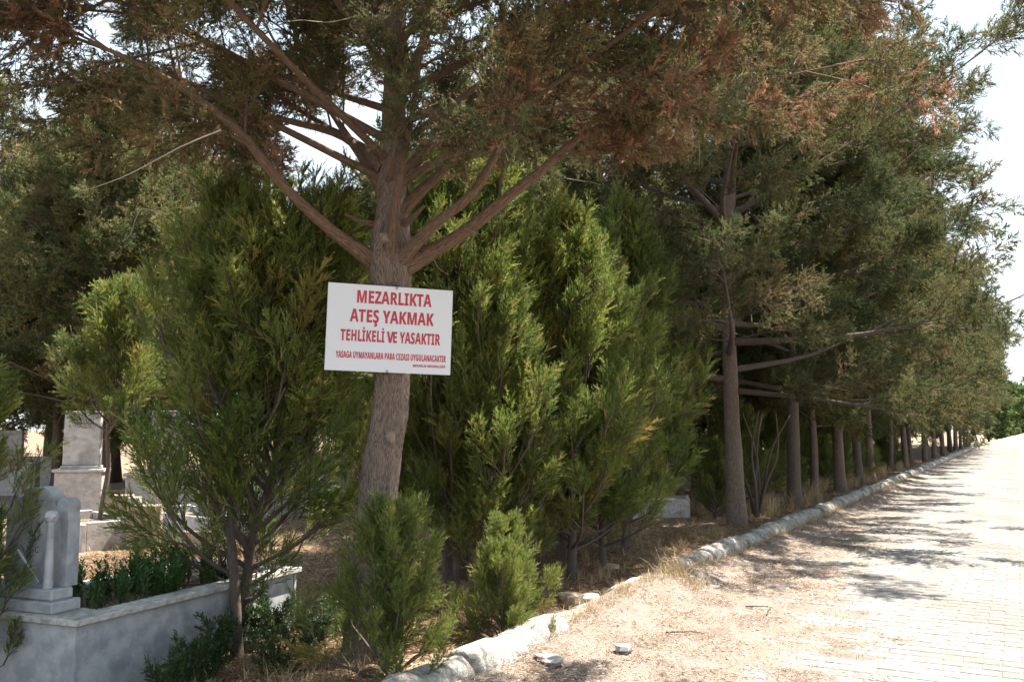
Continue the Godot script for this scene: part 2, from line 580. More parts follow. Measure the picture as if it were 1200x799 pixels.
func make_setting() -> void:
	bumps.seed = 5
	bumps.frequency = 0.22
	bumps.fractal_octaves = 3
	var xs := [-700.0, -400.0, -200.0, -120.0, -80.0, -60.0] + span(-50, -20, 1.5) + span(-20, -8, 0.5) + span(-8, -3.4, 0.2) + [-3.4, -3.34, -3.3, -3.26, -3.2, -3.15, -3.1, -3.05, -3.0, 3.2, 3.4, 5.0, 10.0, 30.0, 80.0, 200.0, 700.0]
	var zs := [-900.0, -500.0, -300.0, -200.0, -150.0, -120.0] + span(-110, -40, 2.0) + span(-40, -15, 0.6) + span(-15, -1.5, 0.2) + [-1.0, 0.0, 2.0, 6.0, 20.0, 60.0, 200.0, 600.0]
	structure("ground", grid_mesh(xs, zs, ground_height), M.ground)
	# the road: laid in small concrete pavers
	var road := Node3D.new()
	road.name = "road"
	add_child(road)
	road.set_meta("kind", "structure")
	tag(road, "pale concrete block road running straight ahead beside the kerb", "", "", "structure")
	part("sand_bed", box_mesh(Vector3(6.3, 0.06, 124.0), Vector3(0.05, -0.036, -58.0), 0.004), M.sand, road)
	var shapes := []
	for k in 3:
		var r := RandomNumberGenerator.new()
		r.seed = 70 + k
		shapes.append(box_mesh(Vector3(0.234 - 0.002 * k, 0.05, 0.155 - 0.001 * k), Vector3(0, -0.025, 0), 0.007 + 0.001 * k))
	var spots := []
	var row := 0
	var z := 3.0
	while z > -119.0:
		var x := -3.05 + (0.12 if row % 2 else 0.0)
		while x < 3.15:
			spots.append(Vector3(x, 0, z))
			x += 0.24
		z -= 0.161
		row += 1
	var seen := []
	var where := [[], [], []]
	var tints := [PackedColorArray(), PackedColorArray(), PackedColorArray()]
	for s in spots:
		var in_view: bool = s.x > -1.9 and s.x < 0.12 and s.z < -5.6 and s.z > -13.5 and s.x < 0.1 + (s.z + 6.4) * -0.02 and s.x < 0.28 + 0.05 * (s.z + 6.0)
		var t := Transform3D(Basis(Vector3.UP, rng.randf_range(-0.012, 0.012)) * Basis(Vector3.RIGHT, rng.randf_range(-0.012, 0.012)) * Basis(Vector3.BACK, rng.randf_range(-0.012, 0.012)), s + Vector3(rng.randf_range(-0.002, 0.002), rng.randf_range(-0.0015, 0.0015), 0))
		if in_view and seen.size() < 300:
			var o := part("paver", shapes[rng.randi() % 3], M.paver[rng.randi() % 4], road)
			o.transform = t
			seen.append(o)
			continue
		var k := rng.randi() % 3
		where[k].append(t)
		var g := rng.randf_range(0.88, 1.06)
		tints[k].append(Color(g, g * rng.randf_range(0.97, 1.01), g * rng.randf_range(0.94, 1.0)))
	for k in 3: scatter("paving", shapes[k], M.paver[k], where[k], tints[k], road)
	# earth washed over the edge of the paving
	var dx := span(-3.25, -0.4, 0.06) + [-0.4]
	var dz := [-104.0] + span(-100, -30, 0.6) + span(-30, -14, 0.2) + span(-14, -3.0, 0.07) + [-3.0, -1.0, 3.0]
	tag(structure("earth_verge", grid_mesh(dx, dz, dirt_height), M.dirt), "reddish earth verge spread over the road edge beside the kerb", "", "", "structure")
	# kerb
	var kerb := Node3D.new()
	kerb.name = "kerb"
	add_child(kerb)
	tag(kerb, "whitewashed stone kerb between the trees and the road", "", "", "structure")
	var kz := 1.0
	var n := 0
	while kz > -100.0:
		var l := rng.randf_range(0.62, 0.82)
		part("kerb_stone", kerb_stone(l - 0.035, 100 + n % 12), M.kerb, kerb, Vector3(-3.27 + rng.randf_range(-0.02, 0.02) + 0.14 * (1.0 - smoothstep(4.8, 7.5, -kz)), -0.03 + rng.randf_range(-0.025, 0.02) - 0.07 * exp(-pow((kz + 7.0) / 1.0, 2.0)), kz - l * 0.5)).rotation = Vector3(rng.randf_range(-0.03, 0.03), rng.randf_range(-0.05, 0.05), rng.randf_range(-0.06, 0.06))
		kz -= l
		n += 1

var stone_cache := {}
func kerb_stone(l: float, s: int) -> ArrayMesh:
	if stone_cache.has(s): return stone_cache[s]
	var nz := FastNoiseLite.new()
	nz.seed = s
	nz.frequency = 2.4
	var prof := []
	for k in 11:   # a rounded back, steeper towards the road
		var a := PI * k / 10.0
		prof.append(Vector2(cos(a) * (0.165 if k < 5 else 0.15), 0.02 + pow(sin(a), 0.6) * 0.205))
	prof.push_front(Vector2(0.175, -0.15))
	prof.append(Vector2(-0.18, -0.15))
	var st := SurfaceTool.new()
	st.begin(Mesh.PRIMITIVE_TRIANGLES)
	st.set_smooth_group(0)
	var cols := [-0.5, -0.49, -0.46, -0.3, -0.1, 0.1, 0.3, 0.46, 0.49, 0.5]
	var w := prof.size()
	for i in cols.size():
		var shrink: float = [0.0, 0.92, 0.985, 1.0, 1.0, 1.0, 1.0, 0.985, 0.92, 0.0][i]
		for k in w:
			var p: Vector2 = prof[k]
			var q := Vector3(p.x * shrink, 0.05 + (p.y - 0.05) * shrink, cols[i] * l)
			var d := nz.get_noise_3dv(q * 1.6) * 0.026 + nz.get_noise_3dv(q * 5.0) * 0.022
			st.add_vertex(q + Vector3(p.x, p.y, 0).normalized() * d * shrink)
	for i in cols.size() - 1:
		for k in w - 1:
			var a := i * w + k
			for j in [a, a + 1, a + w + 1, a, a + w + 1, a + w]: st.add_index(j)
	st.generate_normals()
	stone_cache[s] = st.commit()
	return stone_cache[s]

# ------------------------------------------------------------------ sign
func lettering(text: String, w: float, cap: float, at: Vector3, m: Material, parent: Node, weight := 700) -> void:
	var f := SystemFont.new()
	f.font_names = PackedStringArray(["Droid Sans"])
	f.font_weight = weight
	var t := TextMesh.new()
	var bold := FontVariation.new()
	bold.base_font = f
	bold.variation_embolden = 0.45 if weight == 700 else 0.0
	t.font = bold
	t.text = text
	t.font_size = 64
	t.pixel_size = 0.01
	t.depth = 0.1
	t.curve_step = 2.0
	t.horizontal_alignment = HORIZONTAL_ALIGNMENT_CENTER
	var box := t.get_aabb()
	var o := part("lettering", t, m, parent, at)
	var cap_now := 0.457   # capital height of the face at this size
	var sx := w / box.size.x
	var sy := cap / cap_now
	o.scale = Vector3(sx, sy, 0.02)
	o.position = at - Vector3((box.position.x + box.size.x * 0.5) * sx, cap * 0.5 + (-cap_now * 0.5) * sy * 0.0, 0)
	# put the baseline at the foot of the capitals
	var plain := TextMesh.new()
	plain.font = bold
	plain.text = "H"
	plain.font_size = 64
	plain.pixel_size = 0.01
	var hb := plain.get_aabb()
	sy = cap / hb.size.y
	o.scale.y = sy
	o.position.y = at.y - cap * 0.5 - hb.position.y * sy

func make_sign() -> void:
	var s := thing("notice_sign", "white rectangular notice with red Turkish lettering nailed to the cypress trunk", "sign", Vector3(-3.707, 2.2815, -4.847))
	var x := Vector3(0.602, -0.022, -0.613).normalized()
	var y := (Vector3(0.004, 0.594, -0.003) - x * x.dot(Vector3(0.004, 0.594, -0.003))).normalized()
	s.basis = Basis(x, y, x.cross(y))
	part("panel", box_mesh(Vector3(0.86, 0.594, 0.006), Vector3.ZERO, 0.0015), M.panel, s)
	var u := 0.000962
	var rows := [["MEZARLIKTA", 492, 535, 87, 90], ["ATEŞ YAKMAK", 480, 600, 223, 90], ["TEHLİKELİ VE YASAKTIR", 476, 712, 365, 80], ["YASAGA UYMAYANLARA PARA CEZASI UYGULANACAKTIR", 486, 784, 503, 46], ["MEZARLIK MÜDÜRLÜĞÜ", 757, 235, 560, 17]]
	for r in rows:
		lettering(r[0], r[2] * u, r[4] * u, Vector3((r[1] - 467) * u, 0.297 - r[3] * u, 0.0035), M.red, s)
	# the V of the third line, cut by hand: this face's own V has crossing outlines
	var vv := PackedVector3Array()
	var vo := PackedVector2Array([Vector2(-0.5, 1), Vector2(-0.235, 1), Vector2(0.0, 0.3), Vector2(0.235, 1), Vector2(0.5, 1), Vector2(0.16, 0), Vector2(-0.16, 0)])
	var vi := Geometry2D.triangulate_polygon(vo)
	for zz in [0.0, 0.003]:
		for i in range(0, vi.size(), 3):
			tri(vv, Vector3(vo[vi[i]].x, vo[vi[i]].y, zz), Vector3(vo[vi[i + 1]].x, vo[vi[i + 1]].y, zz), Vector3(vo[vi[i + 2]].x, vo[vi[i + 2]].y, zz), Vector3(0, 0, zz - 0.001))
	for i in 7:
		var q0 := vo[i]
		var q1 := vo[(i + 1) % 7]
		quad(vv, Vector3(q0.x, q0.y, 0), Vector3(q1.x, q1.y, 0), Vector3(q1.x, q1.y, 0.003), Vector3(q0.x, q0.y, 0.003), Vector3(q0.x + q1.x, q0.y + q1.y - 1.0, 0))
	var vm := part("lettering", flat_mesh(vv), M.red, s, Vector3(V_AT.x, 0.297 - 365 * u - 40 * u, 0.0025))
	vm.scale = Vector3(V_AT.y, 80 * u, 1)
	for p in [Vector3(0.035, 0.288, 0.006), Vector3(-0.01, -0.288, 0.006)]:
		part("nail", tube_mesh([p + Vector3(0, 0, -0.1), p, p + Vector3(0, 0.0, 0.004)], [0.003, 0.009, 0.008], 8), M.iron, s)
		part("wire", tube_mesh(smooth_path([p + Vector3(0, 0, -0.06), p + Vector3(0.012, 0.016 * signf(p.y), 0.0), p + Vector3(-0.01, 0.024 * signf(p.y), -0.008), p + Vector3(-0.02, 0.012 * signf(p.y), -0.07)], 10), taper_radii(0.0022, 0.0022, 11), 5), M.iron, s)

# ------------------------------------------------------------------ graves
func make_tomb() -> void:
	# local frame: x along the long side, z out of its visible face; origin on the ground in the middle of that face
	var a := Vector3(-4.80, 0, -3.35)
	var b := Vector3(-5.075, 0, -5.47)
	var turn := -atan2((b - a).z, (b - a).x)
	var t := thing("planted_tomb", "raised grey marble tomb planted with green stems, headstone at its left end", "tomb", (a + b) * 0.5, turn)
	var l := a.distance_to(b)
	var w := 1.05
	part("long_panel", box_mesh(Vector3(l - 0.06, 0.62, 0.03), Vector3(0, 0.15, -0.035), 0.003), M.marble, t)
	part("long_panel", box_mesh(Vector3(l - 0.06, 0.62, 0.03), Vector3(0, 0.15, -w + 0.035), 0.003), M.marble, t)
	part("end_panel", box_mesh(Vector3(0.03, 0.62, w - 0.02), Vector3(-l * 0.5 + 0.014, 0.15, -w * 0.5), 0.003), M.marble, t)
	part("end_panel", box_mesh(Vector3(0.03, 0.62, w - 0.02), Vector3(l * 0.5 - 0.014, 0.15, -w * 0.5), 0.003), M.white_marble, t)
	part("coping_slab", box_mesh(Vector3(l + 0.05, 0.04, 0.16), Vector3(0, 0.482, -0.055), 0.006), M.coping, t)
	part("coping_slab", box_mesh(Vector3(l + 0.05, 0.04, 0.16), Vector3(0, 0.482, -w + 0.055), 0.006), M.coping, t)
	part("coping_slab", box_mesh(Vector3(0.3, 0.04, w - 0.275), Vector3(-l * 0.5 + 0.125, 0.481, -w * 0.5), 0.006), M.coping, t)
	part("coping_slab", box_mesh(Vector3(0.16, 0.04, w - 0.275), Vector3(l * 0.5 - 0.055, 0.481, -w * 0.5), 0.006), M.coping, t)
	part("soil", box_mesh(Vector3(l - 0.3, 0.3, w - 0.24), Vector3(0.08, 0.31, -w * 0.5), 0.02), M.ground, t)
	# headstone: shaped slab with two round shoulders on a stepped foot
	var hs := Node3D.new()
	hs.name = "headstone"
	t.add_child(hs)
	hs.position = Vector3(-l * 0.5 + 0.14, 0.502, -0.58)
	hs.scale = Vector3(0.86, 0.97, 0.9)
	hs.rotation.y = -PI * 0.5
	part("plinth_step", box_mesh(Vector3(0.78, 0.07, 0.24), Vector3(0, 0.035, 0), 0.008), M.marble, hs)
	part("plinth_step", box_mesh(Vector3(0.7, 0.07, 0.18), Vector3(0, 0.1055, 0), 0.012), M.marble, hs)
	var outline := PackedVector2Array([Vector2(-0.31, 0), Vector2(0.31, 0), Vector2(0.31, 0.42), Vector2(0.3, 0.46)])
	for k in 9:
		var q := PI * k / 8.0
		outline.append(Vector2(0.25 + cos(q) * 0.06, 0.5 + sin(q) * 0.055))
	for k in 13:
		var q := PI * k / 12.0
		outline.append(Vector2(cos(q) * 0.17, 0.5 + sin(q) * 0.12))
	for k in 9:
		var q := PI * k / 8.0
		outline.append(Vector2(-0.25 + cos(q) * 0.06, 0.5 + sin(q) * 0.055))
	outline.append(Vector2(-0.3, 0.46))
	outline.append(Vector2(-0.31, 0.42))
	var cp := CSGPolygon3D.new()
	cp.name = "slab"
	cp.polygon = outline
	cp.depth = 0.1
	cp.material = M.marble
	hs.add_child(cp)
	cp.position = Vector3(0, 0.14, -0.05)
	for s in [-1, 1]:
		part("pilaster", tube_mesh([Vector3(s * 0.262, 0.142, 0.05), Vector3(s * 0.262, 0.3, 0.05), Vector3(s * 0.262, 0.55, 0.05)], [0.034, 0.03, 0.026], 10), M.marble, hs)
		part("capital", lump(Vector3(0.085, 0.1, 0.09), 71, Vector3(s * 0.262, 0.585, 0.05)), M.marble, hs)
	part("carved_band", box_mesh(Vector3(0.3, 0.02, 0.012), Vector3.ZERO, 0.005), M.marble, hs, Vector3(0.06, 0.27, 0.052)).rotation.z = -0.72
	lettering("EL", 0.06, 0.038, Vector3(0.085, 0.44, 0.052), M.engraved, hs, 400)
	lettering("ESC", 0.12, 0.04, Vector3(0.1, 0.375, 0.052), M.engraved, hs, 400)
	# the green stems in its bed
	var stem := thing("succulent_plant", "upright leafy green stem growing close-packed in the marble tomb's bed", "plant", Vector3.ZERO, 0.0, "green stems planted in the marble tomb")
	stem.set_meta("plain", "succulent_plant")
	part("leaves", succulent(), M.leaf, stem)
	var n := 0
	for k in 52:
		var lx := rng.randf_range(-l * 0.5 + 0.34, l * 0.5 - 0.45)
		if k > 38: lx = rng.randf_range(-l * 0.5 + 0.34, 0.2)
		var lz := rng.randf_range(-w + 0.18, -0.17)
		var p := t.transform * Vector3(lx, 0.455, lz)
		var size := rng.randf_range(0.75, 1.25)
		if n == 0:
			stem.position = p
		else:
			copy_of(stem, p, rng.randf() * TAU, size, stem.get_meta("label"), stem.get_meta("group")).rotation.x = rng.randf_range(-0.15, 0.15)
		n += 1

func succulent() -> ArrayMesh:
	var v := PackedVector3Array()
	var c := PackedColorArray()
	for s in 5:
		var foot := Vector3(rng.randf_range(-0.035, 0.035), 0, rng.randf_range(-0.035, 0.035))
		var lean := Vector3(rng.randf_range(-0.25, 0.25), 1, rng.randf_range(-0.25, 0.25)).normalized()
		var hh := rng.randf_range(0.15, 0.26)
		var col := Color(0.06, 0.13, 0.03) * rng.randf_range(0.75, 1.3)
		spike(v, c, foot, lean, hh, 0.006, Color(0.12, 0.13, 0.05))
		for k in 34:
			var t := 0.08 + 0.92 * k / 34.0
			var d := (lean * 0.75 + any_side(lean)).normalized()
			var p := foot + lean * hh * t
			var side := d.cross(lean).normalized() * 0.006
			var cc := col * rng.randf_range(0.8, 1.2)
			cc.a = 1.0
			v.append_array([p, p + d * 0.02 + side, p + d * 0.042, p, p + d * 0.042, p + d * 0.02 - side])
			for q in 6: c.append(cc)
	return flat_mesh(v, c)

func grave_stone(called: String, label: String, at: Vector3, face: Vector2, slab: Vector3, plinth: Vector3, m: Material, texts := []) -> Node3D:
	var t := thing(called, label, "gravestone", at, atan2(face.x, face.y))
	if plinth.y > 0.0:
		part("plinth", box_mesh(Vector3(plinth.x, plinth.y - 0.05, plinth.z), Vector3(0, (plinth.y - 0.05) * 0.5 - 0.1, 0), 0.012), m, t)
		part("ledge", box_mesh(Vector3(plinth.x + 0.08, 0.06, plinth.z + 0.08), Vector3(0, plinth.y - 0.119, 0), 0.012), m, t)
		part("foot", box_mesh(Vector3(plinth.x * 0.8, 0.06, plinth.z * 0.8), Vector3(0, plinth.y - 0.058, 0), 0.012), m, t)
	part("slab", box_mesh(slab, Vector3(0, maxf(plinth.y - 0.027, -0.05) + slab.y * 0.5, 0), 0.012, 0.0, 0.97), m, t)
	for r in texts:
		lettering(r[0], r[1], r[2], Vector3(r[3], maxf(plinth.y - 0.027, -0.05) + slab.y - r[4], slab.z * 0.5 + 0.001 - r[4] * 0.0), M.engraved, t, 400)
	return t

func low_grave(called: String, label: String, at: Vector3, turn: float, size: Vector3, m: Material) -> Node3D:
	# a kerbed grave: four upright slabs round an earth bed, a coping on top
	var t := thing(called, label, "grave", at, turn)
	for s in [-1, 1]:
		part("side_slab", box_mesh(Vector3(size.x, size.y, 0.06), Vector3(0, size.y * 0.5 - 0.08, s * (size.z * 0.5 - 0.03)), 0.008), m, t)
		part("end_slab", box_mesh(Vector3(0.06, size.y + 0.03, size.z - 0.126), Vector3(s * (size.x * 0.5 - 0.033), size.y * 0.5 - 0.07, 0), 0.008), m, t)
	part("soil", box_mesh(Vector3(size.x - 0.13, size.y * 0.8, size.z - 0.13), Vector3(0, size.y * 0.4 - 0.09, 0), 0.02), M.ground, t)
	return t

func make_graves() -> void:
	make_tomb()
	var f := Vector2(0.62, 0.78)
	grave_stone("tall_gravestone", "tall pale gravestone on a plinth, left of the leaning young trunk behind the tomb", Vector3(-15.4, 0, -10.7), f, Vector3(0.66, 1.02, 0.17), Vector3(0.84, 0.95, 0.4), M.white_marble, [["CEYT", 0.16, 0.06, 0.13, 0.17], ["D.1934 - Ö.1977", 0.48, 0.05, 0.0, 0.28]])
	grave_stone("inscribed_gravestone", "grey gravestone with four engraved lines, half hidden by the green sapling", Vector3(-12.8, 0, -10.55), f, Vector3(0.62, 1.0, 0.16), Vector3(1.3, 0.95, 0.45), M.white_marble, [["AHMET", 0.34, 0.06, 0.0, 0.12], ["ABDÜLVEHAP", 0.5, 0.06, 0.0, 0.24], ["MET EFENDİ", 0.5, 0.06, 0.0, 0.36], ["D. HATAY", 0.42, 0.06, 0.0, 0.48], ["Ö. 1966", 0.36, 0.06, 0.0, 0.6]])
	grave_stone("tan_footstone", "square tan footstone standing upright right of the low white grave", Vector3(-10.2, 0, -8.05), Vector2(0.7, 0.7), Vector3(0.43, 0.62, 0.2), Vector3.ZERO, M.tan_stone)
	grave_stone("weathered_footstone", "short weathered tan footstone behind the low white grave, under the leaning trunk", Vector3(-13.0, 0, -9.75), Vector2(0.6, 0.8), Vector3(0.45, 0.55, 0.2), Vector3.ZERO, M.tan_stone)
	grave_stone("broken_footstone", "low broken tan stone right of the square footstone, above the planted tomb", Vector3(-9.0, 0, -7.9), Vector2(0.5, 0.86), Vector3(0.42, 0.36, 0.16), Vector3.ZERO, M.tan_stone)
	low_grave("white_grave", "low white marble grave kerb behind the planted tomb's headstone", Vector3(-11.3, 0, -8.0), -0.25, Vector3(1.9, 0.46, 0.9), M.white_marble)
	grave_stone("white_post", "narrow sunlit white stone post at the right end of the low white grave", Vector3(-10.42, 0, -8.05), Vector2(0.5, 0.86), Vector3(0.15, 0.72, 0.15), Vector3.ZERO, M.white_marble)
	low_grave("grey_grave", "grey stone grave kerb behind the tan footstones", Vector3(-11.0, 0, -9.7), -0.2, Vector3(2.2, 0.42, 0.95), M.marble)
	low_grave("far_white_grave", "white slab grave seen through the left sapling, right of the inscribed gravestone", Vector3(-12.6, 0, -12.4), -0.2, Vector3(2.0, 0.8, 1.0), M.white_marble)
	# chest tomb with a dark plate left of the big trunk
	var c := thing("chest_tomb", "grey chest tomb with a dark plate, just left of the notice tree's trunk", "tomb", Vector3(-15.1, 0, -17.6), atan2(0.6, 0.8))
	part("chest", box_mesh(Vector3(1.7, 0.62, 0.9), Vector3(0, 0.21, 0), 0.015), M.marble, c)
	part("ledge", box_mesh(Vector3(1.85, 0.07, 1.05), Vector3(0, 0.555, 0), 0.012), M.white_marble, c)
	part("upper_block", box_mesh(Vector3(1.6, 0.42, 0.6), Vector3(0, 0.8, -0.1), 0.02, 0.0, 0.93), M.marble, c)
	part("dark_plate", box_mesh(Vector3(1.05, 0.22, 0.02), Vector3(-0.1, 0.72, 0.208), 0.003), M.dark_stone, c)
	part("rail", box_mesh(Vector3(1.9, 0.05, 0.06), Vector3(0, 0.02, 0.56), 0.01), M.white_marble, c)
	low_grave("concrete_grave", "low streaked concrete grave in the gap left of the second roadside trunk", Vector3(-5.9, 0, -15.4), 0.35, Vector3(1.5, 0.46, 0.8), M.coping)
	grave_stone("bright_gravestone", "sunlit white gravestone glimpsed right of the second roadside trunk", Vector3(-8.2, 0, -24.0), Vector2(0.3, 0.95), Vector3(0.6, 0.9, 0.14), Vector3(0.8, 1.2, 0.4), M.white_marble)
	grave_stone("small_gravestone", "small pale gravestone between the second and third roadside trunks", Vector3(-7.6, 0, -27.5), Vector2(0.3, 0.95), Vector3(0.6, 1.0, 0.14), Vector3(0.8, 1.0, 0.4), M.white_marble)
	low_grave("roadside_grave", "pale stone grave kerb behind the third and fourth roadside trunks", Vector3(-6.4, 0, -25.5), 0.1, Vector3(2.0, 0.85, 0.9), M.coping)
	grave_stone("far_gravestone", "far pale gravestone seen at the left edge below the dark grove", Vector3(-21.5, 0, -12.8), Vector2(0.7, 0.7), Vector3(0.9, 0.7, 0.2), Vector3(1.6, 0.9, 0.5), M.white_marble)
	low_grave("edge_grave", "long white grave kerb far back at the photo's left edge", Vector3(-24.0, 0, -15.5), 0.3, Vector3(3.2, 0.9, 1.2), M.white_marble)

# ------------------------------------------------------------------ planting
func make_plants() -> void:
	rng.seed = 400
	var twig := Color(0.12, 0.08, 0.055)
	var adult := {"length": 0.62, "sides": 13, "side_angle": 46.0, "side_len": 0.55, "sprays": 9, "spray_angle": 42.0, "spray_len": 0.095, "leaves": 12, "leaf_len": 0.034, "leaf_w": 0.005, "leaf_angle": 38.0, "flat": 0.2, "up": 0.15, "twig": twig,
		"cols": [Color(0.090, 0.114, 0.044), Color(0.109, 0.130, 0.054), Color(0.077, 0.102, 0.044), Color(0.133, 0.132, 0.061)]}
	adult.merge({"length": 0.5, "side_len": 0.66, "side_angle": 50.0}, true)
	var dusty := adult.duplicate()
	dusty.merge({"length": 0.42, "sides": 12, "sprays": 9, "leaves": 11, "spray_len": 0.08, "cols": [Color(0.169, 0.151, 0.078), Color(0.144, 0.143, 0.070), Color(0.211, 0.158, 0.090), Color(0.126, 0.133, 0.062)], "leaf_w": 0.0046}, true)
	var adult_clumps := clumps(adult)
	var dusty_clumps := clumps(dusty)
	var young := {"length": 0.52, "sides": 15, "side_angle": 33.0, "side_len": 0.52, "sprays": 7, "spray_angle": 28.0, "spray_len": 0.11, "leaves": 12, "leaf_len": 0.036, "leaf_w": 0.0036, "leaf_angle": 26.0, "flat": 0.55, "up": 0.25, "twig": twig,
		"cols": [Color(0.162, 0.213, 0.047), Color(0.201, 0.247, 0.055), Color(0.130, 0.179, 0.044), Color(0.250, 0.260, 0.076)]}
	var young_clumps := clumps(young)
	var coarse := {"length": 0.8, "sides": 11, "side_angle": 44.0, "side_len": 0.5, "sprays": 8, "spray_angle": 42.0, "spray_len": 0.15, "leaves": 9, "leaf_len": 0.065, "leaf_w": 0.009, "leaf_angle": 36.0, "flat": 0.2, "up": 0.12, "twig": twig,
		"cols": [Color(0.095, 0.119, 0.047), Color(0.116, 0.134, 0.057), Color(0.083, 0.104, 0.045), Color(0.136, 0.133, 0.063)]}
	var coarse_clumps := clumps(coarse)
	var tint_mid := [Color(1, 1, 1), Color(0.85, 0.95, 0.9), Color(1.15, 1.08, 1.0), Color(1.05, 0.95, 0.9)]

	# ---- the tree that carries the notice
	var base := Vector3(-3.917, 0, -4.937)
	var nt := thing("notice_cypress", "large old cypress carrying the white notice, with spreading reddish limbs", "tree", base)
	var tp := []
	for p in [Vector3(-3.917, -0.15, -4.937), Vector3(-3.9, 0.45, -4.945), Vector3(-3.884, 0.914, -4.956), Vector3(-3.859, 1.381, -4.97), Vector3(-3.807, 1.796, -4.999), Vector3(-3.812, 2.217, -4.996), Vector3(-3.827, 2.643, -4.987), Vector3(-3.836, 2.889, -4.983), Vector3(-3.823, 3.199, -4.99), Vector3(-3.812, 4.084, -4.996), Vector3(-3.814, 5.2, -4.995), Vector3(-3.79, 7.0, -5.0), Vector3(-3.8, 9.2, -5.0)]: tp.append(p - base)
	var tpath := smooth_path(tp, 60)
	var tr := []
	for p in tpath:
		var y: float = p.y
		tr.append(lerpf(0.165, 0.118, clampf(y / 1.7, 0, 1)) + 0.05 * exp(-maxf(y, 0.0) * 4.0) + 0.022 * exp(-pow((y - 2.75) / 0.2, 2.0)) + (-minf((y - 2.9) * 0.03, 0.03) - (y - 2.9) * 0.009 if y > 2.9 else 0.0) + (0.004 if y > 1.9 and y < 3.1 else 0.0))
	part("trunk", tube_mesh(tpath, tr, 26, 0.2, 3), M.bark_red, nt)
	var given := [
		[Vector3(-3.9, 2.76, -4.95), Vector3(-3.98, 2.933, -4.556), Vector3(-4.145, 3.214, -4.233), Vector3(-4.348, 3.556, -4.003), Vector3(-4.638, 3.833, -3.724), Vector3(-5.1, 4.1, -3.45), 0.058],
		[Vector3(-3.77, 2.8, -4.93), Vector3(-3.644, 3.135, -4.804), Vector3(-3.513, 3.583, -4.763), Vector3(-3.427, 4.044, -4.754), Vector3(-3.323, 4.6, -4.699), 0.042],
		[Vector3(-3.77, 2.76, -4.98), Vector3(-3.375, 2.992, -4.899), Vector3(-3.052, 3.139, -4.852), Vector3(-2.781, 3.426, -4.776), Vector3(-2.556, 3.725, -4.673), Vector3(-2.3, 4.3, -4.5), 0.05],
		[Vector3(-3.76, 2.74, -5.02), Vector3(-3.306, 2.977, -5.168), Vector3(-3.032, 3.166, -5.208), Vector3(-2.763, 3.42, -5.36), Vector3(-2.451, 3.695, -5.537), Vector3(-1.7, 3.75, -5.8), 0.066],
		[Vector3(-3.78, 3.15, -5.02), Vector3(-3.395, 3.665, -5.347), Vector3(-3.206, 4.13, -5.569), Vector3(-2.989, 4.9, -5.807), 0.05],
		[Vector3(-3.78, 3.4, -5.02), Vector3(-3.58, 4.06, -5.587), Vector3(-3.406, 4.626, -5.916), Vector3(-3.2, 5.5, -6.25), 0.05],
		[Vector3(-3.85, 3.45, -4.96), Vector3(-4.34, 3.816, -5.042), Vector3(-5.026, 4.079, -5.113), Vector3(-5.9, 4.4, -5.0), 0.055],
		[Vector3(-3.85, 3.3, -4.96), Vector3(-4.274, 3.834, -4.964), Vector3(-4.575, 4.338, -4.909), Vector3(-4.85, 5.1, -4.87), 0.045]]
	var local := []
	for g in given:
		var q := []
		for k in g.size() - 1: q.append(g[k] - base)
		var path := smooth_path(q, 16)
		var lr := taper_radii(g[-1] * 0.8, 0.012, 17, 0.8)
		for k in 3: lr[k] *= [1.6, 1.35, 1.12][k]
		part("limb", tube_mesh(path, lr, 10, 0.26, rng.randi() % 999), M.limb, nt)
		q.append(g[-1])
		local.append(q)
	part("knot", lump(Vector3(0.11, 0.1, 0.08), 21, Vector3(-3.765, 2.93, -4.87) - base), M.bark_red, nt)
	part("knot", lump(Vector3(0.08, 0.1, 0.06), 22, Vector3(-3.735, 1.55, -4.9) - base), M.bark_red, nt)
	for q in [[Vector3(-3.8, 3.35, -4.93), Vector3(0.2, 0.1, 0.18)], [Vector3(-3.78, 3.75, -4.93), Vector3(0.12, 0.05, 0.25)], [Vector3(-3.9, 3.05, -4.95), Vector3(-0.18, 0.04, 0.16)], [Vector3(-3.77, 3.02, -5.0), Vector3(0.22, 0.12, -0.02)]]:
		part("dead_stub", tube_mesh([q[0] - base, q[0] - base + q[1] * 0.6, q[0] - base + q[1] + Vector3(0, 0.03, 0)], [0.03, 0.017, 0.009], 7, 0.2, 4), M.limb, nt)
	for k in 16:   # bare grey twigs hanging in the crown
		var az := rng.randf() * TAU
		var p := Vector3(cos(az) * rng.randf_range(0.5, 2.2), rng.randf_range(3.0, 4.4), sin(az) * rng.randf_range(0.5, 2.2))
		var d := Vector3(cos(az + 1.0), rng.randf_range(-0.7, 0.3), sin(az + 1.0))
		var l := rng.randf_range(0.3, 0.6)
		part("bare_twig", tube_mesh(smooth_path([p, p + d * l * 0.4 + any_side(d) * 0.08, p + d * l * 0.75 + Vector3(0, -0.1, 0), p + d * l + Vector3(0, -0.22, 0) + any_side(d) * 0.1], 12), taper_radii(0.0045, 0.0015, 13), 5), M.bare, nt)
	grow_crown(nt, {"trunk": tpath, "n": 52, "base": 3.3, "h": 9.0, "R": 3.65, "prof": 0.75, "e0": 22.0, "e1": 55.0, "curve": -0.05, "fol0": 0.3, "dens": 18.0, "subs": 2.8, "spread": 0.3, "squash": 0.75, "cs": 0.85, "up": 0.0, "tints": tint_mid, "thick": 0.35, "min_y": 2.8, "brown": 0.19, "branch_mat": M.limb, "clumps": dusty_clumps, "low_in": 0.0, "crowd": 1.3}, local)

	# ---- cypresses along the kerb
	var kinds := []
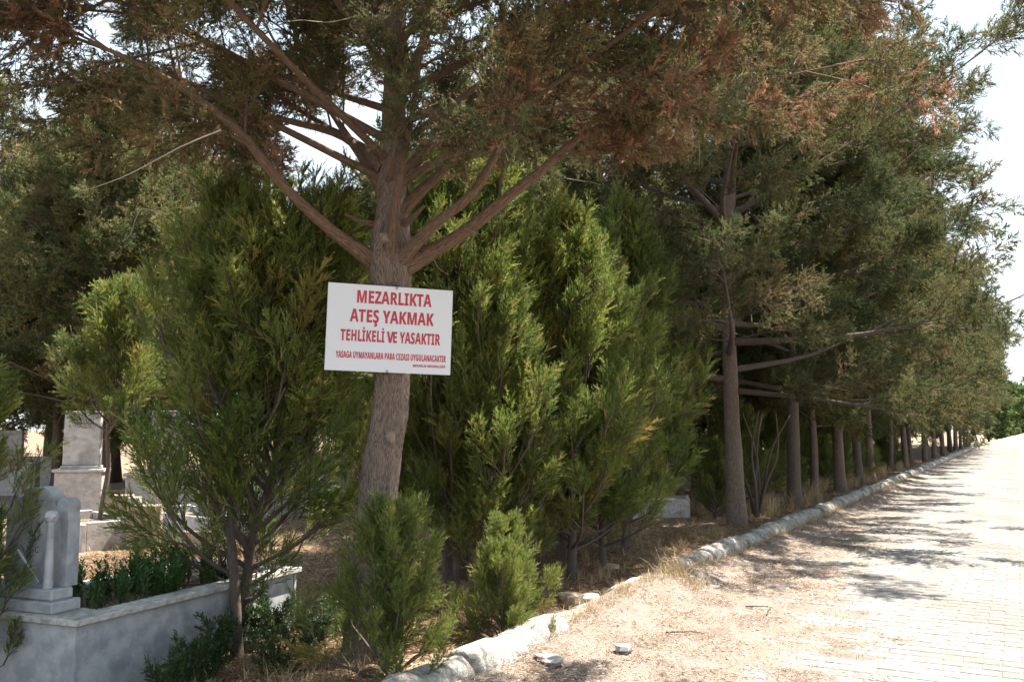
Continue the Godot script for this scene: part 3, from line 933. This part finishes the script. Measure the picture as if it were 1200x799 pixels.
	for k in 4:
		var o := {"h": [11.8, 12.4, 11.2, 12.0][k], "r": [0.145, 0.13, 0.13, 0.12][k], "R": [4.3, 4.1, 3.6, 3.5][k], "ragged": 0.42, "base": [2.2, 2.1, 2.3, 2.3][k], "n": 80, "prof": 0.48, "e0": [0.0, 2.0, 8.0, 8.0][k], "e1": 50.0, "curve": 0.02, "fol0": 0.22, "dens": 7.0, "subs": 1.5, "spread": 0.27, "squash": 0.35, "cs": 1.05, "up": 0.08, "tints": [Color(1.05, 1.0, 0.97), Color(0.82, 0.88, 0.84), Color(1.25, 1.12, 1.05), Color(1.1, 0.96, 0.9)], "brown": [0.07, 0.08, 0.14, 0.12][k], "branch_mat": M.bark_grey, "bark": [M.bark_red, M.bark_grey][k % 2], "clumps": adult_clumps if k < 2 else coarse_clumps, "wobble": 0.1, "low_in": 0.25}
		if k >= 2: o.dens = 5.0
		kinds.append(tree("roadside_cypress", "", "tree", [Vector3(-3.99, 0, -14.43), Vector3(-3.85, 0, -17.95), Vector3(-3.84, 0, -23.1), Vector3(-4.0, 0, -27.2)][k], o))
	var g := "cypresses in the row along the kerb"
	tag(kinds[0], "cypress with thick reddish bare trunk, next big one along the kerb beyond the notice tree", "tree", g)
	tag(kinds[1], "cypress behind the kerb, second thick trunk beyond the notice tree", "tree", g)
	tag(kinds[2], "cypress by the kerb, third thick trunk beyond the notice tree", "tree", g)
	tag(kinds[3], "cypress by the kerb, fourth thick trunk beyond the notice tree", "tree", g)
	var z := -31.0
	var n := 0
	while z > -97.0:
		var nth: String = ["fifth", "sixth", "seventh", "eighth", "ninth", "tenth"][n] if n < 6 else ""
		var label: String = ("cypress by the kerb, %s trunk along the row beyond the notice tree" % nth) if n < 6 else "far cypress in the closed row that runs towards the sand pile"
		copy_of(kinds[2 + n % 2], Vector3(ROW_X + rng.randf_range(-0.25, 0.1), 0, z), rng.randf() * TAU, rng.randf_range(0.82, 1.02), label, g if n < 6 else "far cypresses at the end of the kerb row")
		z -= rng.randf_range(3.3, 4.4)
		n += 1
	copy_of(kinds[2], Vector3(-4.35, 0, -22.6), 1.0, 0.72, "thin-trunked cypress close beside the third thick trunk along the kerb", g)

	# ---- the grove behind
	var grove := []
	for k in 3:
		var o := {"h": [8.6, 10.5, 7.6][k], "r": 0.14, "R": [2.7, 2.3, 2.6][k], "base": [1.7, 1.3, 1.0][k], "n": 74, "prof": 0.6, "e0": 12.0, "e1": 60.0, "curve": 0.02, "fol0": 0.2, "dens": 4.8, "subs": 1.8, "squash": 0.5, "spread": 0.26, "cs": 1.05, "up": 0.1, "tints": [Color(1.35, 1.25, 1.15), Color(1.1, 1.1, 1.05), Color(1.55, 1.4, 1.3)], "brown": 0.06, "branch_mat": M.bark_grey, "bark": M.bark_grey, "clumps": coarse_clumps, "wobble": 0.12, "low_in": 0.2}
		grove.append(tree("grove_cypress", "", "tree", [Vector3(-17.5, 0, -12.6), Vector3(-22.0, 0, -20.5), Vector3(-13.5, 0, -19.0)][k], o))
	var back := "cypresses of the grove behind the graves"
	tag(grove[0], "cypress of the grove standing right behind the tall pale gravestone", "tree", back)
	tag(grove[1], "tall cypress of the grove behind the far left graves", "tree", back)
	tag(grove[2], "cypress of the grove seen through the left sapling, near the chest tomb", "tree", back)
	var spots := [
		[Vector3(-23.0, 0, -12.6), 1, 0.95, "dark cypress at the photo's left edge behind the graves"],
		[Vector3(-24.5, 0, -18.2), 2, 1.2, "broad cypress between the two far left dark ones"],
		[Vector3(-20.5, 0, -13.6), 0, 0.95, "cypress standing left behind the tall pale gravestone"],
		[Vector3(-27.0, 0, -17.5), 1, 1.0, "tall dark cypress far back at the left edge"],
		[Vector3(-19.5, 0, -15.8), 2, 1.1, "broad cypress behind and right of the tall pale gravestone"],
		[Vector3(-17.0, 0, -22.0), 1, 0.85, "tall cypress behind the chest tomb"],
		[Vector3(-11.8, 0, -16.0), 2, 0.95, "cypress behind the notice tree, left of its trunk"],
		[Vector3(-10.2, 0, -20.5), 0, 1.0, "cypress behind the notice tree, right of its trunk"],
		[Vector3(-9.0, 0, -14.6), 2, 1.0, "broad cypress behind the green saplings"],
		[Vector3(-8.3, 0, -18.8), 1, 0.95, "tall cypress behind the green saplings"],
		[Vector3(-7.2, 0, -22.3), 2, 0.9, "second-row cypress behind the third roadside trunk"],
		[Vector3(-7.8, 0, -30.0), 0, 0.95, "second-row cypress behind the fourth roadside trunk"]]
	for s in spots: copy_of(grove[s[1]], s[0], rng.randf() * TAU, s[2], s[3], back)
	for k in 22:
		copy_of(grove[k % 3], Vector3(-6.6 - rng.randf() * 1.5 - (k % 2) * 4.5, 0, -38.0 - k * 3.1), rng.randf() * TAU, rng.randf_range(0.7, 0.95), "shaded cypress in the second and third rows behind the far roadside trunks", "second and third rows behind the roadside trunks")
	for k in 18:
		copy_of(grove[k % 3], Vector3(-9.5 - rng.randf() * 9.0 - k * 0.9, 0, -27.0 - k * 2.6), rng.randf() * TAU, rng.randf_range(0.8, 1.1), "dark cypress deep in the middle of the grove", "cypresses deep in the middle of the grove")
	for k in 16:
		var p := Vector3(-7.0 - rng.randf() * 3.0, 0, -34.0 - k * 3.8) if k < 9 else Vector3(-28.0 + (k - 9) * 3.2, 0, -26.0 - rng.randf() * 6.0)
		copy_of(grove[k % 3], p, rng.randf() * TAU, rng.randf_range(0.8, 1.0), "dark cypress deep in the grove behind the roadside row" if k < 9 else "dark cypress at the very back of the grove beyond the graves", "hidden back rows of the grove" if k < 9 else "cypresses at the back of the grove")

	# ---- green saplings
	var yt := [Color(1, 1, 1), Color(0.85, 0.92, 0.9), Color(1.15, 1.1, 1.05), Color(1.0, 1.0, 0.9)]
	var sap := []
	for k in 5:
		var o := {"h": [3.8, 3.3, 2.75, 3.3, 1.2][k], "r": [0.055, 0.05, 0.045, 0.05, 0.022][k], "R": [1.2, 1.1, 0.95, 0.8, 0.62][k], "base": [0.3, 0.1, 0.35, 1.5, 0.03][k], "lean": [Vector3.ZERO, Vector3.ZERO, Vector3(0.6, 0, -0.12), Vector3(0.3, 0, -0.1), Vector3.ZERO][k], "ragged": 0.45, "n": [92, 84, 76, 44, 44][k], "prof": [0.5, 0.45, 0.42, 0.5, 0.6][k], "e0": [8.0, 2.0, 10.0, 20.0, 8.0][k], "e1": 76.0, "rise": 0.5, "curve": 0.14, "fol0": [0.16, 0.14, 0.1, 0.15, 0.08][k], "dens": [7.2, 7.2, 8.5, 9.0, 13.0][k], "subs": [2.4, 2.4, 3.0, 3.4, 3.4][k], "spread": 0.24, "cs": [0.8, 0.8, 0.78, 0.8, 0.55][k], "up": [0.65, 0.6, 0.65, 0.5, 0.6][k], "wild": 0.36, "tints": yt, "brown": 0.035, "branch_mat": M.bark_grey, "bark": M.bark_grey, "clumps": young_clumps, "leaf": M.leaf, "wobble": 0.05, "thick": 0.4, "sides_n": 9, "low_in": [0.25, 0.1, 0.25, 0.0, 0.0][k]}
		sap.append(tree("young_cypress", "", "tree", [Vector3(-4.94, 0, -7.44), Vector3(-4.58, 0, -8.1), Vector3(-5.0, 0, -4.72), Vector3(-11.8, 0, -8.5), Vector3(-3.5, -0.02, -4.62)][k], o))
	sap[4].scale = Vector3.ONE * 0.72
	var sg := "green young cypresses in the row"
	tag(sap[0], "tall green young cypress right beside the notice tree's trunk", "sapling", sg)
	tag(sap[1], "bright green young cypress in the middle of the sapling thicket", "sapling", sg)
	tag(sap[2], "green young cypress in front of the marble tomb, left of the notice", "sapling", sg)
	copy_of(sap[0], Vector3(-4.15, 0, -8.6), 1.7, 0.92, "bright green young cypress at the right of the sapling thicket, nearest the kerb", sg)
	copy_of(sap[1], Vector3(-4.9, 0, -9.9), 3.1, 1.0, "green young cypress at the back right of the sapling thicket", sg)
	copy_of(sap[0], Vector3(-5.7, 0, -8.9), 4.0, 1.0, "green young cypress at the back left of the sapling thicket", sg)
	copy_of(sap[0], Vector3(-4.1, 0, -9.3), 0.4, 0.85, "leaning young cypress on the kerb side of the thicket's far end", sg)
	copy_of(sap[0], Vector3(-6.4, 0, -10.2), 2.9, 1.05, "young cypress behind the thicket, seen through its gaps", sg)
	copy_of(sap[2], Vector3(-4.4, 0, -10.6), 5.2, 0.9, "sparse young cypress in the gap beyond the sapling thicket", sg)
	copy_of(sap[0], Vector3(-4.35, 0, -7.35), 5.0, 0.74, "shorter narrow young cypress at the front of the sapling thicket", sg)
	copy_of(sap[3], Vector3(-5.3, 0, -8.2), 0.9, 1.2, "tall thin young cypress in the heart of the sapling thicket", sg)
	copy_of(sap[3], Vector3(-4.8, 0, -4.6), 2.6, 0.9, "slender young cypress close beside the one before the tomb, left of the notice", sg)
	for k in 9:
		copy_of(sap[4], Vector3(-4.25 - rng.randf() * 1.1, 0, -15.2 - k * 3.3 - rng.randf()), rng.randf() * TAU, rng.randf_range(0.75, 1.4), "low green seedling in the shade between the roadside trunks", "seedlings between the roadside trunks")
	copy_of(sap[4], Vector3(-3.42, -0.05, -5.85), 0.6, 0.5, "low bushy young cypress spilling over the kerb at its buried stretch", sg)
	copy_of(sap[4], Vector3(-3.62, -0.03, -6.3), 3.6, 0.58, "low young cypress at the thicket's foot behind the buried kerb", sg)
	tag(sap[4], "small bushy seedling cypress in front of the notice tree's trunk", "sapling", sg)
	copy_of(sap[1], Vector3(-5.62, 0, -3.05), 1.2, 0.54, "dark young cypress at the photo's left edge beside the headstone", sg)
	tag(sap[3], "thin leaning young cypress with bare lower trunk between the tall and the inscribed gravestones", "sapling", sg)
	copy_of(sap[0], Vector3(-4.75, 0, -11.6), 2.0, 1.1, "tall dark-stemmed young cypress last before the thick reddish trunk", "green young cypresses in the row")
	for k in 12:
		copy_of(sap[k % 2], Vector3(-5.6 - rng.randf() * 2.6, 0, -15.5 - k * 3.1), rng.randf() * TAU, rng.randf_range(0.55, 0.85), "young cypress in the shade behind the roadside trunks", "young cypresses behind the roadside trunks")
	# bare thin-stemmed shrub beyond the second trunk
	var sh := thing("bare_shrub", "leggy dark multi-stemmed shrub just right of the second roadside trunk", "shrub", Vector3(-4.05, 0, -15.9))
	for k in 6:
		var d := Vector3(rng.randf_range(-0.35, 0.35), 1, rng.randf_range(-0.35, 0.35))
		part("stem", tube_mesh(smooth_path([Vector3(0, -0.1, 0), d * 0.6, d * 1.2 + any_side(d) * 0.12, d * 1.9 + any_side(d) * 0.2], 10), taper_radii(0.035, 0.012, 11), 6, 0.1, k), M.bark_grey, sh)

	# ---- far end of the road
	var broad := {"length": 0.9, "sides": 12, "side_angle": 50.0, "side_len": 0.5, "sprays": 6, "spray_angle": 55.0, "spray_len": 0.15, "leaves": 7, "leaf_len": 0.12, "leaf_w": 0.03, "leaf_angle": 60.0, "flat": 0.0, "up": 0.0, "twig": twig, "cols": [Color(0.13, 0.2, 0.06), Color(0.17, 0.23, 0.08), Color(0.1, 0.16, 0.05)]}
	var bt := tree("leafy_tree", "light green leafy tree at the far end of the cypress row", "tree", Vector3(-2.6, 0, -108), {"h": 5.2, "r": 0.12, "R": 2.8, "base": 0.7, "n": 46, "prof": 0.45, "e0": 15.0, "e1": 60.0, "curve": 0.0, "fol0": 0.2, "dens": 4.0, "spread": 0.3, "cs": 1.2, "up": 0.1, "tints": yt, "brown": 0.0, "branch_mat": M.bark_grey, "bark": M.bark_grey, "clumps": clumps(broad), "leaf": M.leaf})
	copy_of(bt, Vector3(-0.4, 0, -120), 2.0, 1.05, "pale green leafy tree behind the sand pile")
	copy_of(bt, Vector3(1.6, 0, -124), 3.0, 0.95, "greyish leafy tree at the far right behind the sand pile")
	copy_of(bt, Vector3(5.5, 0, -128), 4.0, 1.1, "leafy tree at the far end of the road, right of the sand pile")
	var st := grid_mesh(span(-6.5, 6.5, 0.3) + [6.5], span(-4, 4, 0.25) + [4.0], func(x: float, y: float) -> float:
		var r := Vector2(x / 6.0, y / 3.6).length()
		var r2 := Vector2((x - 3.4) / 2.8, y / 3.0).length()
		return maxf(1.6 * (1.0 - pow(r, 1.25)), 0.95 * (1.0 - pow(r2, 1.3))) + bumps.get_noise_2d(x * 5.0, y * 5.0) * 0.09 - 0.03)
	tag(part("sand_pile", st, M.pile, self, Vector3(2.2, 0, -86)), "big heap of pale sand at the far end of the road", "sand pile")

# ------------------------------------------------------------------ grass, litter, stones
func tuft(blades: int, h: float, cols: Array, spread: float, lean: float, w := 0.0022) -> ArrayMesh:
	var v := PackedVector3Array()
	var c := PackedColorArray()
	for k in blades:
		var p := Vector3(rng.randf_range(-spread, spread), -0.01, rng.randf_range(-spread, spread))
		var d := Vector3(rng.randf_range(-lean, lean), 1, rng.randf_range(-lean, lean)).normalized()
		var l := h * rng.randf_range(0.5, 1.2)
		var col: Color = cols[rng.randi() % cols.size()] * rng.randf_range(0.8, 1.2)
		col.a = 1.0
		var s := any_side(d) * w
		var mid := p + d * l * 0.6
		var tip := mid + (d + Vector3(d.x, -0.15, d.z) * 0.9).normalized() * l * 0.45
		v.append_array([p - s, p + s, mid + s * 0.7, p - s, mid + s * 0.7, mid - s * 0.7, mid - s * 0.7, mid + s * 0.7, tip])
		for q in 9: c.append(col)
	return flat_mesh(v, c)

func litter_patch(nn: int, spread: float, cols: Array, l: float) -> ArrayMesh:
	var v := PackedVector3Array()
	var c := PackedColorArray()
	for k in nn:
		var p := Vector3(rng.randf_range(-spread, spread), rng.randf_range(0.002, 0.016), rng.randf_range(-spread, spread))
		var a := rng.randf() * TAU
		var d := Vector3(cos(a), rng.randf_range(-0.1, 0.25), sin(a)).normalized()
		spike(v, c, p, d, l * rng.randf_range(0.4, 1.4), 0.0028 * rng.randf_range(0.6, 1.4), cols[rng.randi() % cols.size()] * rng.randf_range(0.8, 1.25))
	for i in c.size(): c[i].a = 1.0
	return flat_mesh(v, c)

func on_ground(x: float, z: float) -> Vector3:
	return Vector3(x, maxf(ground_height(x, z), dirt_height(x, z) if x > -3.2 else -1.0), z)

func strew(called: String, mesh: Mesh, m: Material, n: int, place: Callable, lo: float, hi: float, label: String) -> void:
	var where := []
	var tints := PackedColorArray()
	for k in n:
		var q: Vector2 = (place as Callable).call()
		where.append(Transform3D(Basis(Vector3.UP, rng.randf() * TAU) * rng.randf_range(lo, hi), on_ground(q.x, q.y)))
		var g := rng.randf_range(0.8, 1.2)
		tints.append(Color(g, g * rng.randf_range(0.94, 1.02), g * rng.randf_range(0.9, 1.0)))
	tag(scatter(called, mesh, m, where, tints, self), label, "", "", "stuff")

func make_details() -> void:
	rng.seed = 900
	var straw := [Color(0.46, 0.36, 0.2), Color(0.38, 0.28, 0.15), Color(0.53, 0.44, 0.27), Color(0.3, 0.21, 0.12)]
	var brown := [Color(0.2, 0.11, 0.06), Color(0.29, 0.18, 0.1), Color(0.14, 0.08, 0.05), Color(0.36, 0.26, 0.16)]
	var wedge := func() -> Vector2:   # ground under the trees, denser near the camera
		var z := -3.0 - pow(rng.randf(), 1.8) * 42.0
		return Vector2(-3.7 - pow(rng.randf(), 1.3) * (2.0 - z * 0.62), z)
	strew("dry_grass", tuft(22, 0.2, straw, 0.07, 0.5), M.straw, 2600, wedge, 0.4, 0.95, "dry straw-coloured grass under the trees")
	strew("needle_litter", litter_patch(60, 0.2, brown, 0.05), M.litter, 9000, wedge, 0.8, 1.5, "brown fallen needles and twigs under the trees")
	var tall := func() -> Vector2:
		var z := -16.0 - rng.randf() * 26.0
		return Vector2(-3.75 - pow(rng.randf(), 1.5) * 2.6, z)
	strew("tall_dry_grass", tuft(26, 0.42, straw, 0.09, 0.4, 0.003), M.straw, 240, tall, 0.6, 1.2, "tall dry grass standing behind the kerb between far trunks")
	var verge := func() -> Vector2:
		var z := -4.2 - pow(rng.randf(), 1.6) * 22.0
		return Vector2(-3.1 + pow(rng.randf(), 1.4) * (2.3 if z > -9.0 else 1.5), z)
	strew("verge_litter", litter_patch(46, 0.14, [Color(0.36, 0.23, 0.15), Color(0.45, 0.34, 0.25), Color(0.28, 0.16, 0.1), Color(0.52, 0.43, 0.33)], 0.03), M.litter, 1900, verge, 0.5, 1.2, "reddish litter and straw bits on the earth verge")
	strew("verge_grass", tuft(9, 0.07, straw, 0.05, 0.9, 0.0016), M.straw, 420, verge, 0.5, 1.3, "short dry grass on the earth verge")
	var pv := lump(Vector3(0.03, 0.02, 0.025), 7)
	var gravel := func() -> Vector2:
		var z := -4.2 - pow(rng.randf(), 1.6) * 16.0
		return Vector2(-3.1 + rng.randf() * 1.6, z)
	strew("verge_gravel", pv, M.coping, 1500, gravel, 0.15, 0.9, "small gravel on the earth verge")
	var rim := func() -> Vector2:
		var z := -3.6 - pow(rng.randf(), 1.2) * 30.0
		return Vector2(-3.14 + rng.randf_range(-0.03, 0.14), z)
	strew("kerb_grass", tuft(14, 0.13, straw, 0.06, 0.7, 0.0018), M.straw, 420, rim, 0.5, 1.3, "dry grass growing along the foot of the kerb")
	# straw tussocks one can tell apart
	var ts := [[Vector2(-2.98, -8.5), 1.25, "pale dry tussock leaning on the kerb at the tree shadow's edge"], [Vector2(-2.78, -8.45), 0.8, "smaller dry tussock in front of the kerb beside the larger one"], [Vector2(-3.2, -5.75), 0.9, "dry tussock by the end of the white kerb block"]]
	for t in ts:
		tag(part("dry_tussock", tuft(90, 0.24 * t[1], straw, 0.13, 0.8), M.straw, self, on_ground(t[0].x, t[0].y)), t[2], "grass tussock", "dry tussocks along the kerb")
	# weeds at the foot of the tomb
	var weed := {"length": 0.34, "sides": 14, "side_angle": 40.0, "side_len": 0.45, "sprays": 5, "spray_angle": 45.0, "spray_len": 0.06, "leaves": 8, "leaf_len": 0.035, "leaf_w": 0.005, "leaf_angle": 45.0, "flat": 0.0, "up": 0.2, "twig": Color(0.15, 0.13, 0.06), "cols": [Color(0.05, 0.09, 0.03), Color(0.07, 0.11, 0.035)]}
	var ws := [[Vector2(-4.62, -3.95), 0.9, "dark weed at the photo's bottom, before the left of the marble tomb"], [Vector2(-4.7, -4.3), 1.0, "leafy weed before the middle of the marble tomb"], [Vector2(-4.55, -4.15), 0.8, "low weed in the dry grass before the marble tomb"], [Vector2(-4.82, -4.85), 1.05, "dark bushy weed at the sapling's foot before the tomb"], [Vector2(-4.9, -5.05), 1.0, "weed right of the sapling's foot against the tomb"], [Vector2(-4.35, -4.75), 0.7, "small weed in straw between the tomb and the notice tree"], [Vector2(-4.4, -3.7), 0.8, "tall weed at the photo's bottom left, nearest the camera before the tomb"], [Vector2(-4.2, -4.35), 0.9, "weed in the dry grass midway between tomb and kerb"], [Vector2(-4.5, -5.1), 0.8, "small weed beside the tomb's right half"], [Vector2(-4.55, -5.55), 1.1, "loose weed right of the tomb's far corner"]]
	for w in ws:
		var o := thing("weed", w[2], "weed", on_ground(w[0].x, w[0].y), rng.randf() * TAU, "weeds round the tomb")
		for k in 4:
			var m := part("stem", clump(weed), M.leaf, o, Vector3(rng.randf_range(-0.06, 0.06), 0, rng.randf_range(-0.06, 0.06)))
			m.rotation = Vector3(rng.randf_range(-0.5, 0.5), rng.randf() * TAU, rng.randf_range(-0.5, 0.5))
			m.scale = Vector3.ONE * w[1]
	# loose stones
	var ss := [[Vector2(-2.51, -6.05), Vector3(0.14, 0.09, 0.11), M.white_marble, "white stone lying on the open earth verge"], [Vector2(-2.8, -5.45), Vector3(0.22, 0.09, 0.14), M.white_marble, "flat white stone on the verge near the low bush"], [Vector2(-3.5, -7.25), Vector3(0.22, 0.22, 0.2), M.tan_stone, "reddish broken stone where the kerb is buried"], [Vector2(-3.42, -7.42), Vector3(0.3, 0.2, 0.26), M.coping, "pale broken block beside the reddish stone at the kerb"], [Vector2(-3.2, -6.5), Vector3(0.4, 0.18, 0.3), M.kerb, "white broken kerb piece under the low bush"], [Vector2(-4.0, -9.3), Vector3(0.2, 0.12, 0.18), M.tan_stone, "brown stone on the dark ground behind the kerb"], [Vector2(-5.1, -5.75), Vector3(0.22, 0.08, 0.16), M.coping, "flat pale stone at the tomb's right corner"]]
	for s in ss:
		tag(part("loose_stone", lump(s[1], 300 + ss.find(s)), s[2], self, on_ground(s[0].x, s[0].y) + Vector3(0, s[1].y * 0.25, 0)), s[3], "stone", "loose stones by the kerb")
	# sticks on the ground
	var sticks := [[Vector2(-2.45, -6.75), 0.3, 0.4, "dark stick lying on the open earth verge"], [Vector2(-1.95, -7.9), 0.4, 1.7, "thin crooked twig lying on the road's edge"], [Vector2(-2.2, -8.15), 0.25, 0.2, "short dark twig near the tip of the tree shadow"]]
	for s in sticks:
		var d: Vector3 = Vector3(cos(s[2]), 0, -sin(s[2])) * s[1]
		var p := on_ground(s[0].x, s[0].y) + Vector3(0, 0.012, 0)
		tag(part("fallen_twig", tube_mesh(smooth_path([p, p + d * 0.35 + Vector3(0, 0.012, 0.03), p + d * 0.7 + Vector3(0, 0.008, -0.02), p + d + Vector3(0, 0.004, 0.02)], 10), taper_radii(0.007, 0.003, 11), 5), M.bark_grey, self), s[3], "twig", "twigs on the ground")

# ------------------------------------------------------------------
func _ready() -> void:
	var cam := Camera3D.new()
	cam.name = "camera"
	cam.position = Vector3(0, 1.6, 0)
	cam.rotation_degrees = Vector3(5.683, 29.529, 0)
	cam.fov = 42.03
	cam.near = 0.1
	cam.far = 3000.0
	add_child(cam)
	var sky_mat := ProceduralSkyMaterial.new()
	sky_mat.sky_top_color = Color(0.19, 0.25, 0.31).linear_to_srgb()
	sky_mat.sky_horizon_color = Color(0.39, 0.41, 0.42).linear_to_srgb()
	sky_mat.sky_curve = 0.2
	sky_mat.ground_bottom_color = Color(0.2, 0.17, 0.13).linear_to_srgb()
	sky_mat.ground_horizon_color = Color(0.4, 0.4, 0.38).linear_to_srgb()
	sky_mat.sun_angle_max = 2.0
	var sky := Sky.new()
	sky.sky_material = sky_mat
	var env := Environment.new()
	env.background_mode = Environment.BG_SKY
	env.sky = sky
	env.background_energy_multiplier = 1.0
	env.tonemap_mode = Environment.TONE_MAPPER_LINEAR
	env.tonemap_exposure = 4.4
	env.sdfgi_enabled = true
	env.ssao_enabled = true
	env.ssil_enabled = true
	var we := WorldEnvironment.new()
	we.name = "world_environment"
	we.environment = env
	add_child(we)
	var sun := DirectionalLight3D.new()
	sun.name = "sun"
	sun.light_energy = 1.5
	sun.light_color = Color(1.0, 0.965, 0.91)
	sun.light_angular_distance = 0.5
	sun.shadow_enabled = true
	add_child(sun)
	sun.look_at_from_position(SUN_FROM * 50.0, Vector3.ZERO, Vector3.UP)

	rng.seed = 20
	make_materials()
	make_setting()
	make_sign()
	make_graves()
	make_plants()
	make_details()
